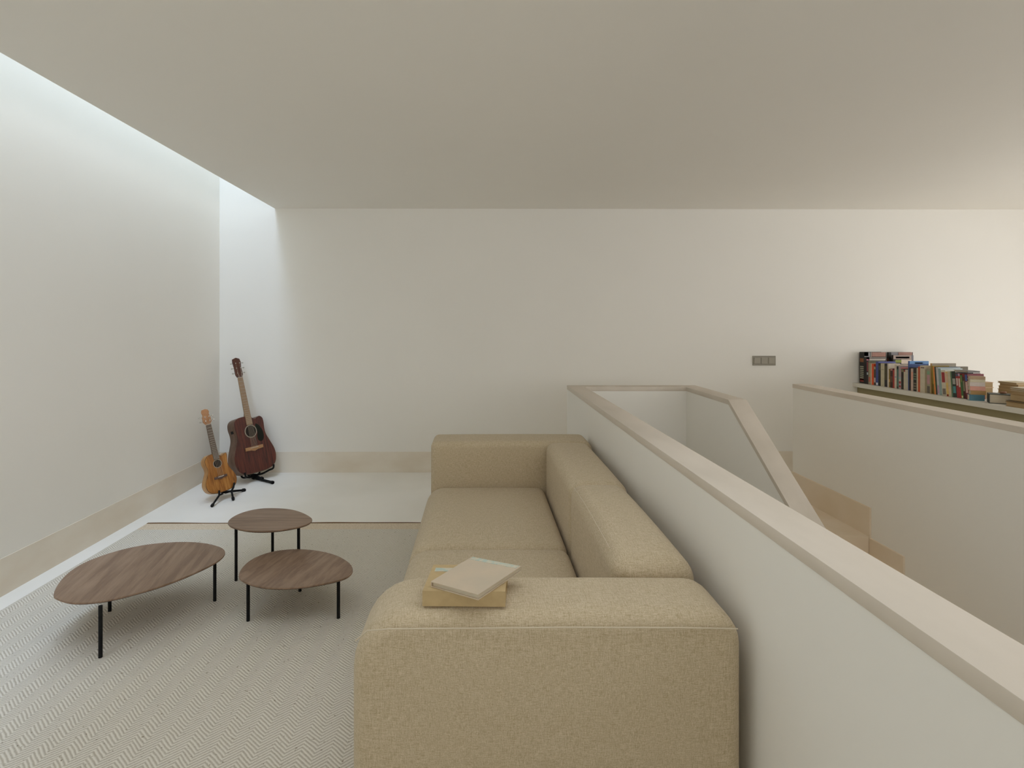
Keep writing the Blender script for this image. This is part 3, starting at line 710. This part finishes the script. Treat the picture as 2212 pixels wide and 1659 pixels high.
row = [
 (1860, 1870.7, 760.8, BLK, 'tall black book with pale title letters and an orange emblem', .205, 0, letters(.10, .58, 8, (150, 148, 128)) + ((.68, .80, (120, 70, 30)), (.05, .14, (130, 40, 30))),
    ((.0, .18, .88, 1., BLK), (.0, .28, .82, 1., (125, 122, 122)), (.31, .33, .82, 1., (190, 170, 150)), (.35, .97, .86, 1., (150, 108, 92)))),
 (1870.7, 1875.5, 771.8, (22, 18, 18), 'thin black book with a pink and white front cover', .185, 0, (), ((.0, .97, .93, 1, (120, 112, 102)), (.1, .95, .885, .925, WHT), (.0, .14, .88, 1, (170, 105, 120)))),
 (1875.5, 1879.6, 779.5, (40, 32, 34), 'dark book with a dusty red upper spine', .15, 0, ((.55, .95, (120, 52, 56)), (.40, .50, (150, 160, 165))), ((0, 1, .9, 1, (95, 95, 75)),)),
 (1879.6, 1884.6, 784.6, (142, 132, 104), 'olive beige book with a small red lower mark', .135, 0, ((.12, .35, (165, 88, 70)),), ()),
 (1884.6, 1886.8, 785.3, CRM, 'very thin cream booklet', .13, 0, (), ()),
 (1886.8, 1891.3, 786.2, (205, 78, 30), 'bright orange book', .13, 0, (), ((0, .5, .9, 1, (205, 78, 30)),)),
 (1891.3, 1895.7, 792, (70, 58, 46), 'narrow brown book with a pale title strip', .125, 0, ((.15, .40, (180, 165, 160)), (.85, .99, (160, 150, 120))), ()),
 (1895.7, 1901.2, 781.3, (62, 72, 128), 'blue book with a white label low on its spine', .155, 0, ((.02, .12, (205, 205, 210)),), ((0, 1, .95, 1., (88, 92, 150)),)),
 (1901.2, 1906.4, 785, (30, 30, 28), 'charcoal book beside the blue one', .135, 0, ((.7, .9, (70, 72, 62)),), ()),
 (1906.4, 1914.6, 785.6, (176, 168, 142), 'thick cream book', .14, 0, ((.72, .75, (140, 132, 108)),), ()),
 (1914.6, 1921, 785.9, (34, 30, 34), 'black and olive book', .13, 0, ((.3, .9, (70, 62, 30)),), ()),
 (1921, 1923.9, 786, WHT, 'thin white book with a broad white front cover', .10, 0, (), ()),
 (1923.9, 1927, 797.6, (128, 104, 48), 'short mustard brown book', .10, 0, ((.3, .45, (190, 150, 80)),), ()),
 (1927, 1932.9, 797, (52, 26, 18), 'short dark maroon book', .10, 0, ((.9, .99, (170, 120, 112)), (.3, .6, (90, 62, 48))), ()),
 (1932.9, 1936.5, 796.4, (158, 52, 44), 'short red book with a black head', .10, 0, ((.92, .99, (26, 20, 20)),), ()),
 (1936.5, 1941, 787.5, (190, 176, 160), 'pale pinkish white book', .11, 0, ((.45, .50, (120, 130, 150)),), ()),
 (1941, 1945.5, 791.5, (72, 104, 94), 'teal green book with a black head band', .12, 0, ((.86, 1, (18, 18, 18)), (0, .1, (60, 60, 50))), ()),
 (1945.5, 1951, 791, (158, 140, 140), 'mauve and white book with two red bands', .13, 0, ((.08, .16, (150, 40, 40)), (.24, .33, (150, 40, 40)), (.35, .42, (185, 175, 155)), (.44, .5, (130, 170, 170))), ((0, 1, .82, .95, (205, 130, 125)),)),
 (1951, 1956.4, 797.3, (38, 34, 22), 'dark olive black book', .10, 0, ((.55, .78, (40, 22, 14)), (.85, .98, (120, 112, 80))), ()),
 (1956.4, 1960.3, 799.2, (180, 168, 146), 'short cream book', .10, 0, ((.9, 1., (120, 28, 28)),), ()),
 (1960.3, 1966, 799, (178, 168, 152), 'short greyish white book', .10, 0, ((.1, .8, (170, 166, 150)),), ()),
 (1966, 1967.9, 780.2, (52, 72, 120), 'tall thin blue book rising above its neighbours', .165, 0, (), ((.04, 1, .90, 1, (98, 140, 188)), (.3, .7, .91, .95, (120, 165, 170)))),
 (1967.9, 1972.1, 794.3, (22, 16, 16), 'black book with a brown edge', .11, 0, ((0, .9, (24, 18, 22)),), ()),
 (1972.1, 1977.4, 796.6, (184, 160, 146), 'pale pink book', .11, 0, ((.5, .85, (196, 140, 120)),), ()),
 (1977.4, 1984.7, 795.5, (34, 32, 26), 'black book with green and grey title letters', .13, 0, letters(.50, .82, 3, (92, 112, 88)) + letters(.08, .42, 3, (110, 100, 84)), ()),
 (1984.7, 1987.7, 795.4, CRM, 'thin cream book before the rust orange one', .11, 0, (), ()),
 (1987.7, 1992.3, 792.5, (172, 72, 34), 'rust orange book', .13, 0, (), ()),
 (1992.3, 2002.8, 790.3, (184, 174, 152), 'very thick off-white book', .15, 0, ((.9, .95, (110, 90, 80)),), ()),
 (2002.8, 2006.4, 799, (140, 126, 98), 'short grey brown book', .10, 0, (), ()),
 (2006.4, 2014.5, 798, (140, 134, 112), 'short book with a green, pink and grey patterned spine', .11, 0, ((.78, .92, (120, 150, 120)), (.38, .76, (168, 128, 130)), (.02, .3, (92, 84, 74))), ((0, 1, .96, 1, (40, 60, 40)),)),
 (2014.5, 2017, 785.2, (150, 120, 72), 'tall thin book with a grey front cover', .195, 0, (), ((.03, .99, .90, 1, (130, 122, 106)), (.03, .99, .78, .90, (150, 152, 146)))),
 (2021, 2024, 791, (140, 120, 40), 'yellow olive leaning book', .13, 4.6, ((0, .35, (92, 84, 14)),), ()),
 (2024, 2027.2, 793, (208, 128, 62), 'light orange leaning book', .14, 4.6, (), ()),
 (2027.2, 2030.6, 793, (48, 52, 44), 'dark slate leaning book', .17, 4.6, ((.25, .45, (36, 74, 44)),), ()),
 (2030.6, 2035.4, 794.5, (172, 172, 172), 'bluish white leaning book', .175, 4.6, ((.05, .35, (160, 130, 150)),), ((.0, 1, .88, 1, (150, 160, 166)),)),
 (2035.4, 2041, 797, (128, 148, 146), 'grey teal leaning book', .17, 4.6, (), ((.0, 1, .86, 1, (170, 182, 182)),)),
 (2041, 2050.5, 801, (186, 178, 158), 'wide white leaning book with a red label', .16, 4.6, ((.52, .92, (142, 40, 42)), (.05, .28, (110, 100, 90))), ((0, 1, .9, 1, (190, 190, 180)),)),
 (2050.5, 2055.5, 804, (200, 168, 96), 'cream leaning book with a yellow and red foot', .13, 4.6, ((.55, .95, (190, 160, 140)), (.0, .08, (120, 20, 18))), ()),
 (2055.5, 2061.5, 803.5, (180, 168, 142), 'cream leaning book left of the dark green one', .13, 4.6, ((.1, .4, (196, 168, 140)),), ()),
 (2061.5, 2064.5, 803, (86, 110, 80), 'thin sage green leaning book', .13, 4.6, (), ()),
 (2064.5, 2073, 803.2, (30, 42, 34), 'black green leaning book with a teal patch', .135, 4.6, ((.16, .42, (70, 128, 128)), (.5, .72, (150, 150, 140))), ((0, 1, .95, 1, (190, 186, 176)),)),
 (2073, 2078.5, 807.5, (140, 42, 44), 'red leaning book with a white title and dark blue head', .13, 4.6, ((.88, .99, (50, 84, 100)), (.5, .8, (190, 170, 160))), ((0, 1, .93, 1, (180, 172, 176)),)),
 (2078.5, 2082.8, 808, (150, 46, 42), 'second red leaning book, right beside the first red one', .13, 4.6, ((.45, .8, (192, 178, 165)), (.9, .99, (150, 140, 170))), ()),
 (2082.8, 2087.5, 811, (54, 96, 50), 'green leaning book with a cream foot', .12, 4.6, ((.02, .12, (196, 190, 140)), (.7, .95, (100, 120, 60))), ()),
 (2087.5, 2092.8, 807.5, (62, 24, 24), 'dark maroon leaning book', .12, 4.6, ((.3, .7, (120, 116, 90)), (.86, .99, (120, 24, 20))), ()),
 (2092.8, 2099.6, 808.8, (104, 30, 34), 'last leaning book, wine red with a blue and white head', .12, 4.6, ((.72, .97, (58, 84, 140)), (.25, .68, (190, 160, 150))), ()),
]
for k, (xl, xr, yt, col, desc, dep, lean, marks, cover) in enumerate(row):
    standing(xl, xr, yt, col, desc, dep, lean, marks, cover, k)
# books of a second row behind
BG = 'books standing behind the shelf row'
standing(1919.5, 1924, 761, BLK, '', .225, 0, ((.6, .8, (90, 40, 26)),), ((.0, .10, .80, 1, BLK), (.10, .38, .80, 1, (125, 122, 124)), (.40, .97, .88, 1, (150, 110, 95))), X=3.80, group=BG,
    label='tall second-row book with a grey and dusty pink cover, near the back wall')
standing(1930, 1934, 767.5, (34, 26, 22), '', .185, 0, (), ((.0, .9, .86, 1, (150, 132, 122)), (.12, .8, .89, .95, (205, 195, 190)), (.9, 1., .7, 1, (100, 100, 106)), (.1, .4, .74, .84, (120, 130, 40)), (.4, .9, .7, .85, (190, 175, 160))), X=3.80, group=BG,
    label='book with pale title letters on a pinkish cover, in front of the tall second-row book')
standing(2069, 2072, 792.3, (98, 90, 70), '', .092, 0, (), ((.04, .98, .70, 1, (98, 90, 70)), (.12, .92, .72, .84, (192, 184, 110))), X=3.80, group=BG,
    label='dark olive book with a yellow title strip standing behind the leaning books')

def flatw(X0, X1, Y0, Y1, th, col, label, z, ang=0.0, spine=1, board=.0022, group='books lying on the shelf', pages='paper'):
    p = [Vector((X0, Y0)), Vector((X1, Y0)), Vector((X1, Y1)), Vector((X0, Y1))]
    if ang:
        c = p[0].copy(); ca, sa = math.cos(R(ang)), math.sin(R(ang))
        p = [c + Vector(((v - c).x * ca - (v - c).y * sa, (v - c).x * sa + (v - c).y * ca)) for v in p]
    lying_book(label, 'book', p, z, th, bmat(col), M[pages], spine, group=group, board=min(board, th * .2))
    return z + th + .0004
# pile right after the leaning books
z = SHZ + .0005
for x0, x1, th, col, lab in (
        (3.535, 3.622, .042, (70, 110, 125), 'blue and teal pocket book at the bottom of the pile beside the leaning books'),
        (3.545, 3.640, .030, (150, 118, 72), 'tan pocket book, second from the bottom of the pile beside the leaning books'),
        (3.540, 3.636, .030, (190, 138, 122), 'pinkish pocket book in the middle of the pile beside the leaning books'),
        (3.538, 3.632, .028, (184, 172, 164), 'pale grey pocket book, just above the pinkish one in the pile'),
        (3.540, 3.635, .020, (182, 172, 146), 'cream pocket book, second from the top of the pile beside the leaning books'),
        (3.540, 3.634, .022, (154, 130, 102), 'light brown pocket book on top of the pile beside the leaning books')):
    z = flatw(x0 - .013, x0 + .072, 3.84, 3.89, th, col, lab, z, spine=0, ang=-25)
z = 1.0305
flatw(3.565, 3.655, 3.90, 4.02, .013, (98, 94, 90), 'thin grey book lying across the tops of the leaning books', z, spine=0)
zt = flatw(3.530, 3.690, 3.700, 3.805, .066, (52, 58, 50), 'thick dark grey hardcover lying with its pages towards the room', SHZ + .0005, ang=-38, spine=3, board=.004)
z = SHZ + .0005
for col, lab in (((150, 134, 104), 'bottom tan book of the small pile behind the thick grey hardcover'), ((176, 160, 126), 'middle cream book of the small pile behind the thick grey hardcover'), ((182, 150, 122), 'top buff book of the small pile behind the thick grey hardcover')):
    z = flatw(3.705, 3.785, 3.93, 4.05, .040, col, lab, z, spine=2, pages='paper_tan')
lf = catmull([(-.022, 0), (-.008, .012), (.010, .010), (.024, .003), (.012, -.010), (-.006, -.012)], 5)
o = prism('dried_leaf', mat('dried_leaf_brown', (0.20, 0.085, 0.04), .7, col2=(.30, .15, .07), scale=60), lf, 'z', 0, .014, None, bevel=.004)
o.location = (3.635, 3.705, zt)
o['label'] = 'small reddish brown dried leaf on the thick grey hardcover'; o['category'] = 'leaf'
# right-hand piles, running out of the frame
z = SHZ + .0005
for x0, y1, th, col, lab in (
      (3.530, 3.585, .030, (150, 118, 66), 'ochre book at the bottom of the nearest pile on the shelf'),
      (3.535, 3.590, .009, (52, 42, 32), 'thin dark brown book, second from the bottom of the nearest pile'),
      (3.548, 3.575, .042, (150, 120, 76), 'thick tan book above the thin dark one in the nearest pile'),
      (3.556, 3.570, .022, (166, 140, 98), 'tan book, fourth from the bottom of the nearest pile'),
      (3.556, 3.572, .012, (178, 172, 158), 'grey white book, second from the top of the nearest pile'),
      (3.552, 3.574, .011, (188, 180, 162), 'pale book on top of the nearest pile')):
    z = flatw(x0, x0 + .135, y1 - .20, y1, th, col, lab, z, spine=1, pages='paper_tan')
z = SHZ + .0005
for x0, y1, th, col, lab in (
      (3.902, 4.015, .034, (160, 134, 92), 'thick tan book at the bottom of the pile behind the nearest pile'),
      (3.898, 4.020, .028, (172, 148, 108), 'tan book, second from the bottom of the pile behind the nearest pile'),
      (3.900, 4.018, .024, (176, 152, 114), 'light tan book in the middle of the pile behind the nearest pile'),
      (3.904, 4.014, .022, (180, 158, 122), 'buff book, second from the top of the pile behind the nearest pile'),
      (3.898, 4.020, .012, (184, 172, 144), 'cream book on top of the pile behind the nearest pile')):
    z = flatw(x0, x0 + .14, y1 - .145, y1, th, col, lab, z, spine=1, pages='paper_tan')
